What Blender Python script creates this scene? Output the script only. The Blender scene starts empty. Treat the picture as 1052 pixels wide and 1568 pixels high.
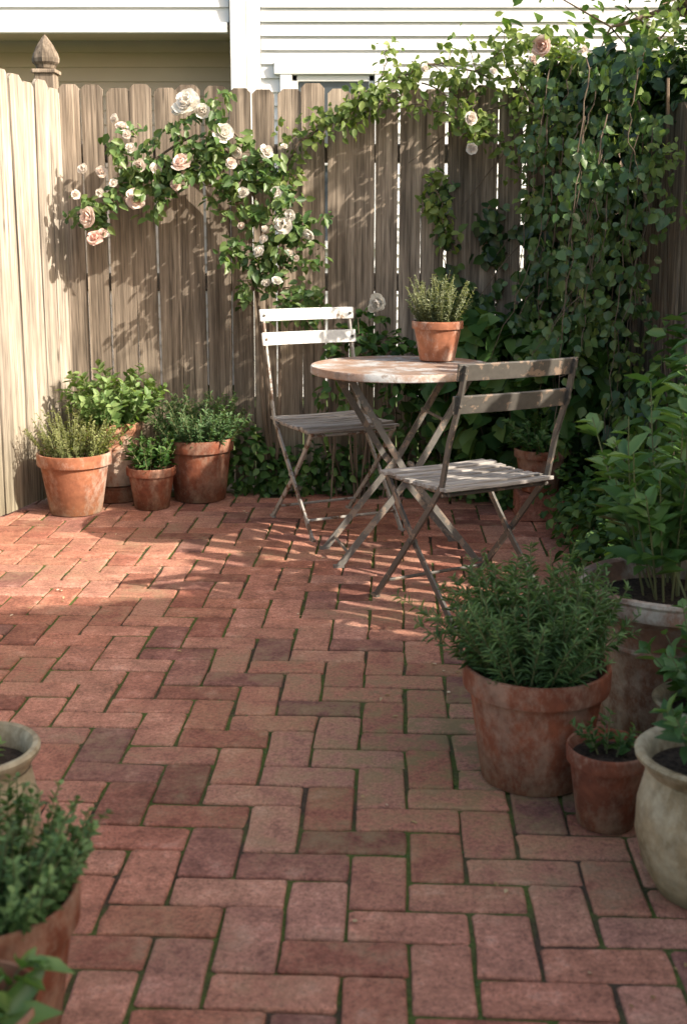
import bpy, math, numpy as np
from mathutils import Vector
rng = np.random.default_rng(11)
scene = bpy.context.scene

# ---------------------------------------------------------------- helpers
def link(ob, parent=None):
    scene.collection.objects.link(ob)
    if parent is not None:
        ob.parent = parent
    return ob

def empty(name, loc=(0, 0, 0), rz=0.0):
    e = bpy.data.objects.new(name, None)
    e.empty_display_size = 0.1
    e.location = loc
    e.rotation_euler = (0, 0, rz)
    return link(e)

def nrm(a):
    a = np.asarray(a, float)
    l = np.linalg.norm(a, axis=-1, keepdims=True)
    l[l == 0] = 1
    return a / l

class Geo:
    def __init__(s):
        s.v = []; s.f = []; s.r = []
    def add(s, verts, faces, r=None):
        o = len(s.v)
        if r is None: r = float(rng.random())
        s.v += [tuple(map(float, p)) for p in verts]
        s.r += [r] * len(verts)
        s.f += [tuple(i + o for i in f) for f in faces]
    def box(s, c, size, r=None):
        x, y, z = c; a, b, d = size[0] / 2, size[1] / 2, size[2] / 2
        v = [(x + i * a, y + j * b, z + k * d) for k in (-1, 1) for j in (-1, 1) for i in (-1, 1)]
        s.add(v, [(0, 2, 3, 1), (4, 5, 7, 6), (0, 1, 5, 4), (2, 6, 7, 3), (0, 4, 6, 2), (1, 3, 7, 5)], r)
    def bar(s, p0, p1, w, t, wd=(0, 1, 0), r=None):
        p0 = np.array(p0, float); p1 = np.array(p1, float)
        d = nrm(p1 - p0); wd = np.array(wd, float); wd = nrm(wd - d * wd.dot(d)); td = np.cross(d, wd)
        c = min(w, t) * 0.25
        prof = [(-w/2+c, -t/2), (w/2-c, -t/2), (w/2, -t/2+c), (w/2, t/2-c), (w/2-c, t/2), (-w/2+c, t/2), (-w/2, t/2-c), (-w/2, -t/2+c)]
        v = [p + wd * a + td * b for p in (p0, p1) for a, b in prof]
        f = [(i, (i+1) % 8, (i+1) % 8 + 8, i + 8) for i in range(8)] + [tuple(range(7, -1, -1)), tuple(range(8, 16))]
        s.add(v, f, r)
    def polybar(s, pts, w, t, wd=(0, 1, 0), r=None):
        if r is None: r = float(rng.random())
        pts = np.array(pts, float); wd = nrm(np.array(wd, float))
        n = len(pts); v = []
        for i in range(n):
            d = nrm(pts[min(i+1, n-1)] - pts[max(i-1, 0)])
            w_ = nrm(wd - d * wd.dot(d)); t_ = np.cross(d, w_)
            for a, b in ((-1, -1), (1, -1), (1, 1), (-1, 1)):
                v.append(pts[i] + w_ * a * w / 2 + t_ * b * t / 2)
        f = []
        for i in range(n - 1):
            for k in range(4):
                f.append((i*4+k, i*4+(k+1) % 4, i*4+4+(k+1) % 4, i*4+4+k))
        f += [(3, 2, 1, 0), (n*4-4, n*4-3, n*4-2, n*4-1)]
        s.add(v, f, r)
    def tube(s, pts, rad, seg=6, r=None):
        pts = np.array(pts, float); n = len(pts)
        if np.isscalar(rad): rad = [rad] * n
        v = []
        ref = np.array([0.31, 0.17, 0.93])
        for i in range(n):
            d = nrm(pts[min(i+1, n-1)] - pts[max(i-1, 0)])
            a = np.cross(d, ref)
            if np.linalg.norm(a) < .05: a = np.cross(d, [1, 0, 0])
            a = nrm(a); b = np.cross(d, a)
            for k in range(seg):
                t = 2 * math.pi * k / seg
                v.append(pts[i] + (a * math.cos(t) + b * math.sin(t)) * rad[i])
        f = []
        for i in range(n - 1):
            for k in range(seg):
                f.append((i*seg+k, i*seg+(k+1) % seg, (i+1)*seg+(k+1) % seg, (i+1)*seg+k))
        f += [tuple(range(seg-1, -1, -1)), tuple(range((n-1)*seg, n*seg))]
        s.add(v, f, r)
    def lathe(s, prof, seg=48, c=(0, 0, 0), r=None, wob=0.0):
        v = []
        ph = rng.random() * 6
        for (rr, z) in prof:
            for k in range(seg):
                t = 2 * math.pi * k / seg
                q = rr * (1 + wob * math.sin(2 * t + ph) + wob * .6 * math.sin(3 * t + z * 9))
                v.append((c[0] + q * math.cos(t), c[1] + q * math.sin(t), c[2] + z))
        f = []
        for i in range(len(prof) - 1):
            for k in range(seg):
                f.append((i*seg+k, i*seg+(k+1) % seg, (i+1)*seg+(k+1) % seg, (i+1)*seg+k))
        f.append(tuple(range(seg-1, -1, -1)))
        f.append(tuple(range((len(prof)-1)*seg, len(prof)*seg)))
        s.add(v, f, r)
    def build(s, name, mat, parent=None, smooth=False, bevel=0.0):
        me = bpy.data.meshes.new(name)
        me.from_pydata(s.v, [], s.f)
        a = me.attributes.new("rnd", 'FLOAT', 'POINT')
        a.data.foreach_set("value", np.array(s.r, dtype=np.float32))
        me.materials.append(mat)
        me.update()
        ob = bpy.data.objects.new(name, me)
        link(ob, parent)
        if smooth:
            me.polygons.foreach_set("use_smooth", [True] * len(me.polygons))
            if hasattr(me, "set_sharp_from_angle"): me.set_sharp_from_angle(angle=math.radians(42))
        if bevel > 0:
            m = ob.modifiers.new("bevel", 'BEVEL'); m.width = bevel; m.segments = 2; m.limit_method = 'ANGLE'
        return ob

class Leaves:
    def __init__(s): s.V = []; s.R = []
    def add(s, P, D, N, L, W, R):
        P = np.atleast_2d(P); n = len(P)
        D = nrm(np.broadcast_to(D, (n, 3))); N = np.broadcast_to(N, (n, 3))
        S = nrm(np.cross(D, N)); N = np.cross(S, D)
        L = np.broadcast_to(L, n)[:, None]; W = np.broadcast_to(W, n)[:, None]
        R = np.broadcast_to(R, n)
        vs = [P,
              P + D*L*.25 + S*W*.44 + N*L*.07,
              P + D*L*.62 + S*W*.40 + N*L*.05,
              P + D*L - N*L*.14,
              P + D*L*.62 - S*W*.40 + N*L*.05,
              P + D*L*.25 - S*W*.44 + N*L*.07]
        s.V.append(np.stack(vs, 1).reshape(-1, 3)); s.R.append(np.repeat(R, 6))
    def build(s, name, mat, parent=None):
        V = np.concatenate(s.V); R = np.concatenate(s.R); n = len(V) // 6
        b = (np.arange(n) * 6)[:, None]
        F = np.concatenate([b + np.array([[0, 1, 2, 3]]), b + np.array([[0, 3, 4, 5]])], 1).reshape(-1)
        me = bpy.data.meshes.new(name)
        me.vertices.add(len(V)); me.vertices.foreach_set("co", V.astype(np.float32).ravel())
        me.loops.add(len(F)); me.loops.foreach_set("vertex_index", F.astype(np.int32))
        me.polygons.add(n * 2)
        me.polygons.foreach_set("loop_start", (np.arange(n * 2) * 4).astype(np.int32))
        me.polygons.foreach_set("loop_total", np.full(n * 2, 4, dtype=np.int32))
        me.update(calc_edges=True); me.validate()
        a = me.attributes.new("rnd", 'FLOAT', 'POINT')
        a.data.foreach_set("value", R.astype(np.float32))
        me.materials.append(mat)
        return link(bpy.data.objects.new(name, me), parent)

def unit(n): return nrm(rng.normal(size=(n, 3)))

def blob(lv, c, r, n, size, wr=.62, out=.6, up=.45, inner=.5, r0=0., r1=1.):
    u = unit(n)
    k = 1 + .22 * np.sin(u[:, 0] * 7 + c[0] * 9) * np.sin(u[:, 2] * 6 + c[1] * 5) + .15 * np.sin(u[:, 1] * 11 + c[2] * 7)
    rad = rng.uniform(inner, 1, n) ** .6
    P = np.array(c) + u * (rad * k)[:, None] * np.array(r)
    N = u * out + np.array([0, 0, up]) + unit(n) * .55
    D = np.cross(N, unit(n)) + np.array([0, 0, -.25]) + u * .3
    L = size * rng.uniform(.6, 1.25, n)
    lv.add(P, D, N, L, L * wr, rng.uniform(r0, r1, n))

def gauss(lv, c, sg, n, size, wr=.62, nb=(0, -.5, .5), r0=0., r1=1., droop=.3):
    P = np.array(c) + rng.normal(size=(n, 3)) * np.array(sg)
    N = np.array(nb) + unit(n) * .65
    D = np.cross(N, unit(n)) + np.array([0, 0, -droop])
    L = size * rng.uniform(.55, 1.25, n)
    lv.add(P, D, N, L, L * wr, rng.uniform(r0, r1, n))

def smooth_path(pts, m=8):
    pts = np.array(pts, float); out = []
    P = np.vstack([2*pts[0]-pts[1], pts, 2*pts[-1]-pts[-2]])
    for i in range(1, len(P) - 2):
        for t in np.linspace(0, 1, m, endpoint=False):
            p0, p1, p2, p3 = P[i-1], P[i], P[i+1], P[i+2]
            out.append(.5*((2*p1)+(-p0+p2)*t+(2*p0-5*p1+4*p2-p3)*t*t+(-p0+3*p1-3*p2+p3)*t**3))
    out.append(pts[-1])
    return np.array(out)

def vine(lv, st, pts, n, spread, size, rad=.004, wr=.65, nb=(0, -.6, .5), r0=0., r1=1., droop=.3, clump=.02):
    p = smooth_path(pts)
    p = p + rng.normal(size=p.shape) * .006
    if st is not None: st.tube(p, np.linspace(rad, rad * .4, len(p)), 5)
    nc = max(3, n // 9)
    for _ in range(nc):
        i = rng.integers(0, len(p))
        c = p[i] + rng.normal(size=3) * np.array(spread)
        if st is not None and rng.random() < .6:
            st.tube([p[i], (p[i]+c)/2 + np.array([0, 0, .01]), c], [rad*.45, rad*.35, rad*.2], 4)
        gauss(lv, c, (clump*1.5, clump*1.2, clump*1.3), n // nc, size, wr, nb, r0, r1, droop)

def herb(lv, st, c, R, H, ns, ll, lw, npl, spread=.5, r0=0., r1=1., ang=.8, top=1.0, wild=.25, t0=.12):
    c = np.array(c, float)
    for i in range(ns):
        a = rng.random() * 6.283; q = math.sqrt(rng.random())
        b = c + np.array([math.cos(a), math.sin(a), 0]) * q * R * .75
        d = nrm(np.array([math.cos(a) * spread * q, math.sin(a) * spread * q, 1.0]) + rng.normal(size=3) * wild * .6)
        ln = H * rng.uniform(.55, 1.0) * (1.08 - .25 * q)
        bend = rng.normal(size=3) * wild * .25; bend[2] = -abs(bend[2]) * .4
        ts = np.linspace(0, 1, 6)
        pts = b + d * ln * ts[:, None] + bend * ln * (ts ** 2)[:, None]
        st.tube(pts, np.linspace(.0022, .0009, 6) * (1 + H), 3)
        n = npl
        t = np.sort(rng.uniform(t0, 1.0, n))
        P = b + d * ln * t[:, None] + bend * ln * (t ** 2)[:, None]
        az = unit(n); az = nrm(az - d * (az @ d)[:, None])
        D = az * ang + d * rng.uniform(.3, .9, n)[:, None]
        N = d - az * .4 + unit(n) * .25
        L = ll * rng.uniform(.6, 1.2, n) * (1.1 - .45 * t)
        lv.add(P, D, N, L, L * lw, np.clip(rng.uniform(r0, r1, n) * .6 + t * .4 * (r1 - r0), 0, 1))

# ---------------------------------------------------------------- materials
class M:
    def __init__(s, name):
        s.m = bpy.data.materials.new(name); s.m.use_nodes = True
        s.nt = s.m.node_tree; s.b = s.nt.nodes["Principled BSDF"]; s.out = s.nt.nodes["Material Output"]
        s.co = s.n('ShaderNodeTexCoord')
    def n(s, t, **kw):
        x = s.nt.nodes.new(t)
        for k, v in kw.items():
            if k in x.inputs: x.inputs[k].default_value = v
            else: setattr(x, k, v)
        return x
    def l(s, a, b): s.nt.links.new(a, b)
    def rnd(s): return s.n('ShaderNodeAttribute', attribute_name="rnd").outputs['Fac']
    def z(s):
        sx = s.n('ShaderNodeSeparateXYZ'); s.l(s.co.outputs['Object'], sx.inputs[0]); return sx.outputs['Z']
    def noise(s, scale, detail=3, rough=.55, vec=None, stretch=None, off=None):
        x = s.n('ShaderNodeTexNoise'); x.inputs['Scale'].default_value = scale
        x.inputs['Detail'].default_value = detail; x.inputs['Roughness'].default_value = rough
        v = vec or s.co.outputs['Object']
        if stretch or off is not None:
            mp = s.n('ShaderNodeMapping'); s.l(v, mp.inputs['Vector'])
            if stretch: mp.inputs['Scale'].default_value = stretch
            if off is not None:
                mm = s.n('ShaderNodeMath', operation='MULTIPLY'); s.l(off, mm.inputs[0]); mm.inputs[1].default_value = 37.0
                s.l(mm.outputs[0], mp.inputs['Location'])
            v = mp.outputs['Vector']
        s.l(v, x.inputs['Vector'])
        return x.outputs['Fac']
    def ramp(s, fac, stops, interp='LINEAR'):
        x = s.n('ShaderNodeValToRGB'); x.color_ramp.interpolation = interp
        e = x.color_ramp.elements
        while len(e) < len(stops): e.new(.5)
        for i, (p, c) in enumerate(stops):
            e[i].position = p
            e[i].color = (*c, 1) if hasattr(c, '__len__') else (c, c, c, 1)
        s.l(fac, x.inputs['Fac']); return x.outputs['Color']
    def mix(s, fac, a, b, mode='MIX'):
        x = s.n('ShaderNodeMix', data_type='RGBA', blend_type=mode)
        for sock, v in ((x.inputs[0], fac), (x.inputs[6], a), (x.inputs[7], b)):
            if isinstance(v, (int, float)): sock.default_value = v
            elif hasattr(v, '__len__'): sock.default_value = (*v, 1)
            else: s.l(v, sock)
        return x.outputs[2]
    def bump(s, h, strength=.3, dist=.005):
        x = s.n('ShaderNodeBump'); x.inputs['Strength'].default_value = strength; x.inputs['Distance'].default_value = dist
        s.l(h, x.inputs['Height']); s.l(x.outputs[0], s.b.inputs['Normal'])
    def fin(s, col, rough=.8, spec=.3, metal=0.):
        if hasattr(col, '__len__'): s.b.inputs['Base Color'].default_value = (*col, 1)
        else: s.l(col, s.b.inputs['Base Color'])
        if isinstance(rough, (int, float)): s.b.inputs['Roughness'].default_value = rough
        else: s.l(rough, s.b.inputs['Roughness'])
        s.b.inputs['Specular IOR Level'].default_value = spec
        s.b.inputs['Metallic'].default_value = metal
        return s.m

def leafmat(name, dark, mid, light, rough=.5, trans=.35, spec=.35):
    k = M(name)
    c = k.ramp(k.rnd(), [(0, dark), (.5, mid), (1, light)])
    k.fin(c, rough, spec)
    tr = k.n('ShaderNodeBsdfTranslucent')
    tc = k.mix(1.0, c, (1.25, 1.3, .55), 'MULTIPLY'); k.l(tc, tr.inputs['Color'])
    ms = k.n('ShaderNodeMixShader'); ms.inputs[0].default_value = trans
    k.l(k.b.outputs[0], ms.inputs[1]); k.l(tr.outputs[0], ms.inputs[2]); k.l(ms.outputs[0], k.out.inputs['Surface'])
    return k.m

m_ivy = leafmat("ivy_leaf", (.014, .036, .013), (.035, .085, .025), (.11, .18, .05), .36, .25, .5)
m_shrub = leafmat("shrub_leaf", (.025, .068, .02), (.058, .135, .033), (.14, .235, .065), .42)
m_rose_leaf = leafmat("rose_leaf", (.038, .085, .026), (.085, .16, .045), (.18, .25, .08), .42, .35, .45)
m_peony = leafmat("peony_leaf", (.045, .105, .032), (.09, .19, .05), (.18, .29, .085), .40, .35, .5)
m_lime = leafmat("young_leaf", (.08, .135, .033), (.15, .215, .055), (.25, .31, .09), .45, .45)
m_mint = leafmat("mint_leaf", (.075, .15, .042), (.15, .245, .075), (.26, .35, .13), .5)
m_thyme = leafmat("thyme_leaf", (.12, .15, .08), (.20, .23, .125), (.31, .32, .20), .6)
m_gold = leafmat("golden_herb_leaf", (.13, .17, .06), (.25, .28, .11), (.38, .39, .18), .6)
m_sage = leafmat("lavender_leaf", (.045, .10, .04), (.09, .175, .065), (.17, .26, .115), .55)
m_rosemary = leafmat("rosemary_leaf", (.04, .088, .028), (.088, .175, .058), (.20, .30, .11), .5, .25)
m_tree = leafmat("tree_leaf", (.04, .09, .02), (.08, .16, .035), (.15, .24, .06), .45, .4)
m_dry = leafmat("fallen_leaf", (.25, .15, .07), (.4, .3, .15), (.6, .5, .38), .7, .2)

def petal(name, a, b):
    k = M(name); c = k.ramp(k.rnd(), [(0, a), (.35, (.82, .65, .58)), (.7, (.82, .75, .68)), (1, b)]); k.fin(c, .6, .2)
    tr = k.n('ShaderNodeBsdfTranslucent'); k.l(c, tr.inputs['Color'])
    ms = k.n('ShaderNodeMixShader'); ms.inputs[0].default_value = .35
    k.l(k.b.outputs[0], ms.inputs[1]); k.l(tr.outputs[0], ms.inputs[2]); k.l(ms.outputs[0], k.out.inputs['Surface'])
    return k.m
m_petal = petal("rose_petal", (.78, .50, .43), (.83, .81, .75))

k = M("stem"); m_stem = k.fin((.13, .14, .06), .8)
k = M("bark"); m_bark = k.fin(k.ramp(k.noise(12, 3, stretch=(1, 1, .2)), [(.3, (.08, .06, .04)), (.7, (.20, .15, .11))]), .9)
k = M("potting_soil"); h = k.noise(90, 3, .7); m_soil = k.fin(k.ramp(h, [(.35, (.018, .013, .01)), (.7, (.07, .052, .038))]), .95, .15); k.bump(h, .8, .01)

def terracotta(name, base, dark, pale, stain=.5, rough=.88):
    k = M(name)
    n1 = k.noise(7, 4, .6); n2 = k.noise(38, 3, .6); n3 = k.noise(7.5, 6, .78, stretch=(1, 1, .6)); n5 = k.noise(2.6, 5, .7)
    c = k.mix(k.ramp(n1, [(.35, 0.), (.65, 1.)]), dark, base)
    c = k.mix(k.ramp(n3, [(.45, 0.), (.58, stain)]), c, pale)
    c = k.mix(k.ramp(n5, [(.52, 0.), (.66, .55)]), c, dark)
    c = k.mix(.55, c, k.ramp(n2, [(.3, .55), (.7, 1.2)]), 'MULTIPLY')
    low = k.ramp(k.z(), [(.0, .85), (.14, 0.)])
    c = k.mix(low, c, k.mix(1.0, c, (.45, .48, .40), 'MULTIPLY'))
    k.bump(n2, .25, .004)
    return k.fin(c, rough, .2)
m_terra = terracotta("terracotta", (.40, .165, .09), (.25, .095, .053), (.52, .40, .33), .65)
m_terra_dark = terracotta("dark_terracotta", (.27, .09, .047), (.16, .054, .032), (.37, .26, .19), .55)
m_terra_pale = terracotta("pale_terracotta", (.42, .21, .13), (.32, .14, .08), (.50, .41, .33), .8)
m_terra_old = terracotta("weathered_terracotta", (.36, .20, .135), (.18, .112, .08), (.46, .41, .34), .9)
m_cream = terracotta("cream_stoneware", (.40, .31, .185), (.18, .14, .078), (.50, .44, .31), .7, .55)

def wood(name, a, b, c3, streak=.6, g2lo=.5):
    k = M(name); r = k.rnd()
    g = k.noise(1.0, 4, .65, stretch=(55, 55, 1.6), off=r)
    g2 = k.noise(1.0, 4, .65, stretch=(10, 10, 1.5), off=r)
    g3 = k.noise(1.0, 2, .6, stretch=(150, 150, 4), off=r)
    col = k.ramp(g, [(.28, a), (.5, b), (.72, c3)])
    col = k.mix(.75, col, k.ramp(r, [(0, .6), (.35, .9), (.7, 1.1), (1, .78)]), 'MULTIPLY')
    col = k.mix(.75, col, k.ramp(g2, [(.32, g2lo), (.62, 1.22)]), 'MULTIPLY')
    col = k.mix(k.ramp(g3, [(.55, 0.), (.68, streak)]), col, (.055, .045, .035))
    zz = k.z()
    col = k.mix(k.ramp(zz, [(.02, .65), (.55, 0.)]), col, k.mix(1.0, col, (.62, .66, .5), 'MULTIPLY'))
    vo = k.n('ShaderNodeTexVoronoi'); mp = k.n('ShaderNodeMapping'); mp.inputs['Scale'].default_value = (7, 7, 2.2)
    mm = k.n('ShaderNodeMath', operation='MULTIPLY'); k.l(r, mm.inputs[0]); mm.inputs[1].default_value = 19
    k.l(mm.outputs[0], mp.inputs['Location']); k.l(k.co.outputs['Object'], mp.inputs['Vector']); k.l(mp.outputs[0], vo.inputs['Vector']); vo.inputs['Scale'].default_value = 1
    col = k.mix(k.ramp(vo.outputs['Distance'], [(.05, .75), (.10, 0.)]), col, (.04, .03, .02))
    k.bump(g, .5, .006)
    return k.fin(col, .88, .2)
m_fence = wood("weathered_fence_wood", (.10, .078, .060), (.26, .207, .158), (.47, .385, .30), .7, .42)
m_fence_l = wood("sunlit_tone_fence_wood", (.18, .152, .122), (.35, .30, .245), (.50, .44, .37), .6, .5)  # paler copy of fence wood, with the left fence's sunlight in its colour

def paint(name, col, rust, chip=.62, seedscale=18, rough=.5):
    k = M(name)
    n = k.noise(seedscale, 5, .65); n2 = k.noise(60, 3, .6)
    c = k.mix(.5, col, k.ramp(n2, [(.3, .65), (.7, 1.2)]), 'MULTIPLY')
    f = k.ramp(n, [(chip, 0.), (chip + .03, 1.)])
    c = k.mix(f, c, rust)
    return k.fin(c, rough, .4)
m_white = paint("chipped_white_paint", (.62, .62, .59), (.27, .20, .14), .62)
m_greyp = paint("worn_dark_paint", (.095, .086, .075), (.24, .175, .13), .56, 24, .45)
m_greyl = paint("worn_grey_paint", (.32, .30, .27), (.14, .085, .055), .54, 22)
m_greym = paint("mid_grey_paint", (.15, .14, .125), (.27, .21, .165), .55, 24, .45)
k = M("weathered_slat_wood"); r = k.rnd()
g1 = k.noise(1.0, 4, .65, stretch=(90, 4, 90), off=r)
c = k.ramp(g1, [(.3, (.12, .10, .08)), (.48, (.31, .28, .25)), (.7, (.47, .445, .41))])
c = k.mix(.6, c, k.ramp(r, [(0, .65), (1, 1.1)]), 'MULTIPLY'); m_slat = k.fin(c, .75, .3)
k = M("table_top_paint")
n = k.noise(4.0, 6, .74); n2 = k.noise(18, 6, .75)
c = k.mix(k.ramp(n, [(.43, 0.), (.50, .7), (.62, .95)]), (.50, .505, .50), (.31, .17, .10))
c = k.mix(k.ramp(n2, [(.53, 0.), (.60, .75)]), c, (.17, .12, .09))
c = k.mix(.7, c, k.ramp(n2, [(.3, .6), (.7, 1.2)]), 'MULTIPLY'); m_top = k.fin(c, .5, .35)

# bricks
k = M("red_paving_brick"); r = k.rnd()
c = k.ramp(r, [(0, (.25, .10, .072)), (.12, (.46, .19, .125)), (.27, (.55, .255, .175)), (.4, (.37, .14, .095)), (.55, (.54, .27, .19)), (.7, (.44, .19, .122)), (.82, (.52, .255, .185)), (.92, (.33, .145, .11)), (1, (.25, .12, .098))])
n1 = k.noise(95, 3, .7); n2 = k.noise(13, 5, .7); n3 = k.noise(2.1, 3, .6); n4 = k.noise(260, 1, .5)
c = k.mix(.95, c, k.ramp(n2, [(.3, .48), (.7, 1.25)]), 'MULTIPLY')
c = k.mix(.85, c, k.ramp(n1, [(.3, .52), (.68, 1.25)]), 'MULTIPLY')
c = k.mix(k.ramp(n4, [(.60, 0.), (.68, .7)]), c, (.10, .06, .045))
c = k.mix(k.ramp(n2, [(.56, 0.), (.72, .35)]), c, (.53, .38, .30))
vm = k.n('ShaderNodeVectorMath', operation='DISTANCE'); k.l(k.co.outputs['Object'], vm.inputs[0]); vm.inputs[1].default_value = (.34, 2.7, 0)
near = k.ramp(vm.outputs['Value'], [(.10, .9), (.85, 0.)])
mossn = k.ramp(n2, [(.42, 0.), (.58, 1.)])
f = k.mix(1., near, mossn, 'MULTIPLY')
c = k.mix(f, c, (.17, .15, .062))
f2 = k.mix(1., k.ramp(n3, [(.47, 0.), (.62, .6)]), mossn, 'MULTIPLY')
c = k.mix(f2, c, (.20, .145, .085))
k.bump(n1, .65, .006); m_brick = k.fin(c, .85, .22)

k = M("mossy_joint"); n = k.noise(3.5, 3, .65); n2 = k.noise(120, 2, .7)
c = k.mix(k.ramp(n, [(.38, 0.), (.53, .9)]), (.07, .052, .037), (.085, .115, .03))
c = k.mix(.6, c, k.ramp(n2, [(.3, .5), (.7, 1.5)]), 'MULTIPLY'); k.bump(n2, .9, .006); m_joint = k.fin(c, .95, .1)
k = M("garden_soil"); n2 = k.noise(40, 4, .7); m_ground = k.fin(k.ramp(n2, [(.35, (.035, .028, .02)), (.7, (.10, .078, .055))]), .95, .1); k.bump(n2, .8, .02)
k = M("grass_ground"); n2 = k.noise(4, 4, .7); m_grass = k.fin(k.ramp(n2, [(.35, (.05, .08, .025)), (.7, (.10, .13, .05))]), .95, .1)
k = M("white_siding"); n2 = k.noise(1.5, 3, .6); m_siding = k.fin(k.ramp(n2, [(.3, (.62, .625, .63)), (.7, (.68, .68, .68))]), .5, .3)
k = M("beige_siding"); n2 = k.noise(1.5, 3, .6); m_beige = k.fin(k.ramp(n2, [(.3, (.58, .47, .40)), (.7, (.64, .53, .45))]), .6, .3)
k = M("white_trim"); m_trim = k.fin((.70, .70, .69), .45)
k = M("window_glass"); m_glass = k.fin((.05, .06, .07), .08, .6)
k = M("roof_shingle"); m_roof = k.fin(k.ramp(k.noise(20), [(.3, (.06, .06, .06)), (.7, (.13, .12, .12))]), .9)

# ---------------------------------------------------------------- ground + patio
g = Geo(); g.add([(-60, -60, -.03), (60, -60, -.03), (60, 60, -.03), (-60, 60, -.03)], [(0, 1, 2, 3)]); g.build("ground", m_grass)
g = Geo(); g.add([(-3.2, -1.5, -.018), (3.0, -1.5, -.018), (3.0, 6.3, -.018), (-3.2, 6.3, -.018)], [(0, 1, 2, 3)]); g.build("garden_bed", m_ground)

patio = empty("brick_patio")
W = .1125; WV = .0985; yaw = math.radians(-2.6); ca, sa = math.cos(yaw), math.sin(yaw)
def T(u, v):
    return (u * ca - v * sa, u * sa + v * ca)
g = Geo()
jw = .0075
for i in range(-32, 24):
    for j in range(2, 60):
        kk = (i - j) % 4
        if kk == 0: u0, v0, du, dv = i * W, j * WV, 2 * W, WV
        elif kk == 3: u0, v0, du, dv = i * W, j * WV, W, 2 * WV
        else: continue
        u0 += .03
        if T(u0 + du, v0 + dv)[1] > 5.60: continue
        a0 = jw / 2 + rng.uniform(-.0015, .002)
        x0, x1, y0, y1 = u0 + a0, u0 + du - jw/2 + rng.uniform(-.002, .001), v0 + jw/2 + rng.uniform(-.001, .002), v0 + dv - jw/2 + rng.uniform(-.002, .001)
        rot = rng.normal() * .012
        cx, cy = (x0+x1)/2, (y0+y1)/2; cr, sr = math.cos(rot), math.sin(rot)
        h0 = rng.uniform(-.001, .0025); tx, ty = np.clip(rng.normal(size=2) * .008, -.015, .015)
        def outl(ins):
            ws = .005 + ins * .6; mx, my = (x0+x1)/2, (y0+y1)/2
            return [(x0+ins+ws, y0+ins), (mx, y0+ins), (x1-ins-ws, y0+ins), (x1-ins, y0+ins+ws), (x1-ins, my), (x1-ins, y1-ins-ws), (x1-ins-ws, y1-ins), (mx, y1-ins), (x0+ins+ws, y1-ins), (x0+ins, y1-ins-ws), (x0+ins, my), (x0+ins, y0+ins+ws)]
        jit = rng.normal(size=(12, 2)) * .0014
        vs = []
        for (ins, z) in ((0, -.03), (0, -.0045), (.0018, -.0012), (.0055, 0)):
            for q, (px, py) in enumerate(outl(ins)):
                qx, qy = px - cx + jit[q][0], py - cy + jit[q][1]
                X, Y = T(cx + qx*cr - qy*sr, cy + qx*sr + qy*cr)
                vs.append((X, Y, z + (h0 + qx*tx + qy*ty if z > -.02 else 0)))
        fs = []
        for q in range(3):
            for e in range(12): fs.append((q*12+e, q*12+(e+1) % 12, q*12+12+(e+1) % 12, q*12+12+e))
        fs.append(tuple(range(36, 48)))
        g.add(vs, fs)
g.build("bricks", m_brick, patio)
g = Geo()
nx, ny = 90, 90; vs = []
for a in range(nx + 1):
    for b in range(ny + 1):
        x = -3.1 + 5.5 * a / nx; y = .2 + 5.42 * b / ny
        vs.append((x, y, -.0058 + .0016 * math.sin(x * 5 + 2 * math.sin(y * 3)) * math.sin(y * 4.3 + x)))
g.add(vs, [(a*(ny+1)+b, (a+1)*(ny+1)+b, (a+1)*(ny+1)+b+1, a*(ny+1)+b+1) for a in range(nx) for b in range(ny)])
g.build("moss_joints", m_joint, patio, smooth=True)

lv = Leaves()
for _ in range(2400):
    i = rng.integers(-16, 16); j = rng.integers(14, 56)
    u, v = (i * W + .03, (j + rng.random()) * WV) if rng.random() < .5 else ((i + rng.random()) * W + .03, j * WV)
    X, Y = T(u, v)
    if abs(X) > 1.35 or Y > 5.55: continue
    if math.sin(X * 3.1 + 1) * math.sin(Y * 2.3) < -.1 and rng.random() < .8: continue
    n = 7
    P = np.array([X, Y, -.006]) + rng.normal(size=(n, 3)) * np.array([.005, .005, 0])
    lv.add(P, unit(n) * np.array([1, 1, .3]) + np.array([0, 0, .4]), unit(n) + np.array([0, 0, .6]), rng.uniform(.003, .008, n), .004, rng.random(n) * .6)
lv.build("moss_tufts", m_sage, patio)
lv = Leaves()
lit = [(.42, 1.78), (.46, 1.72), (.30, 3.0), (-.45, 4.9), (-.5, 5.35), (-.42, 5.4), (-.58, 5.42), (.62, 2.15), (.66, 1.75), (-.2, 5.2), (.12, 4.7), (.7, 3.4), (.1, 2.4)]
lit += [(rng.uniform(-1.2, .9), rng.uniform(3.2, 5.5)) for _ in range(34)] + [(rng.uniform(-.4, .6), rng.uniform(1.6, 3.2)) for _ in range(9)]
for (x, y) in lit:
    n = 1 if rng.random() < .6 else 2
    P = np.array([x, y, .005]) + rng.normal(size=(n, 3)) * np.array([.03, .03, 0.0])
    lv.add(P, unit(n) * np.array([1, 1, .1]), unit(n) * .3 + np.array([0, 0, 1]), rng.uniform(.009, .020, n), .009, rng.random(n))
lv.build("fallen_leaves", m_dry)

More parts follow.
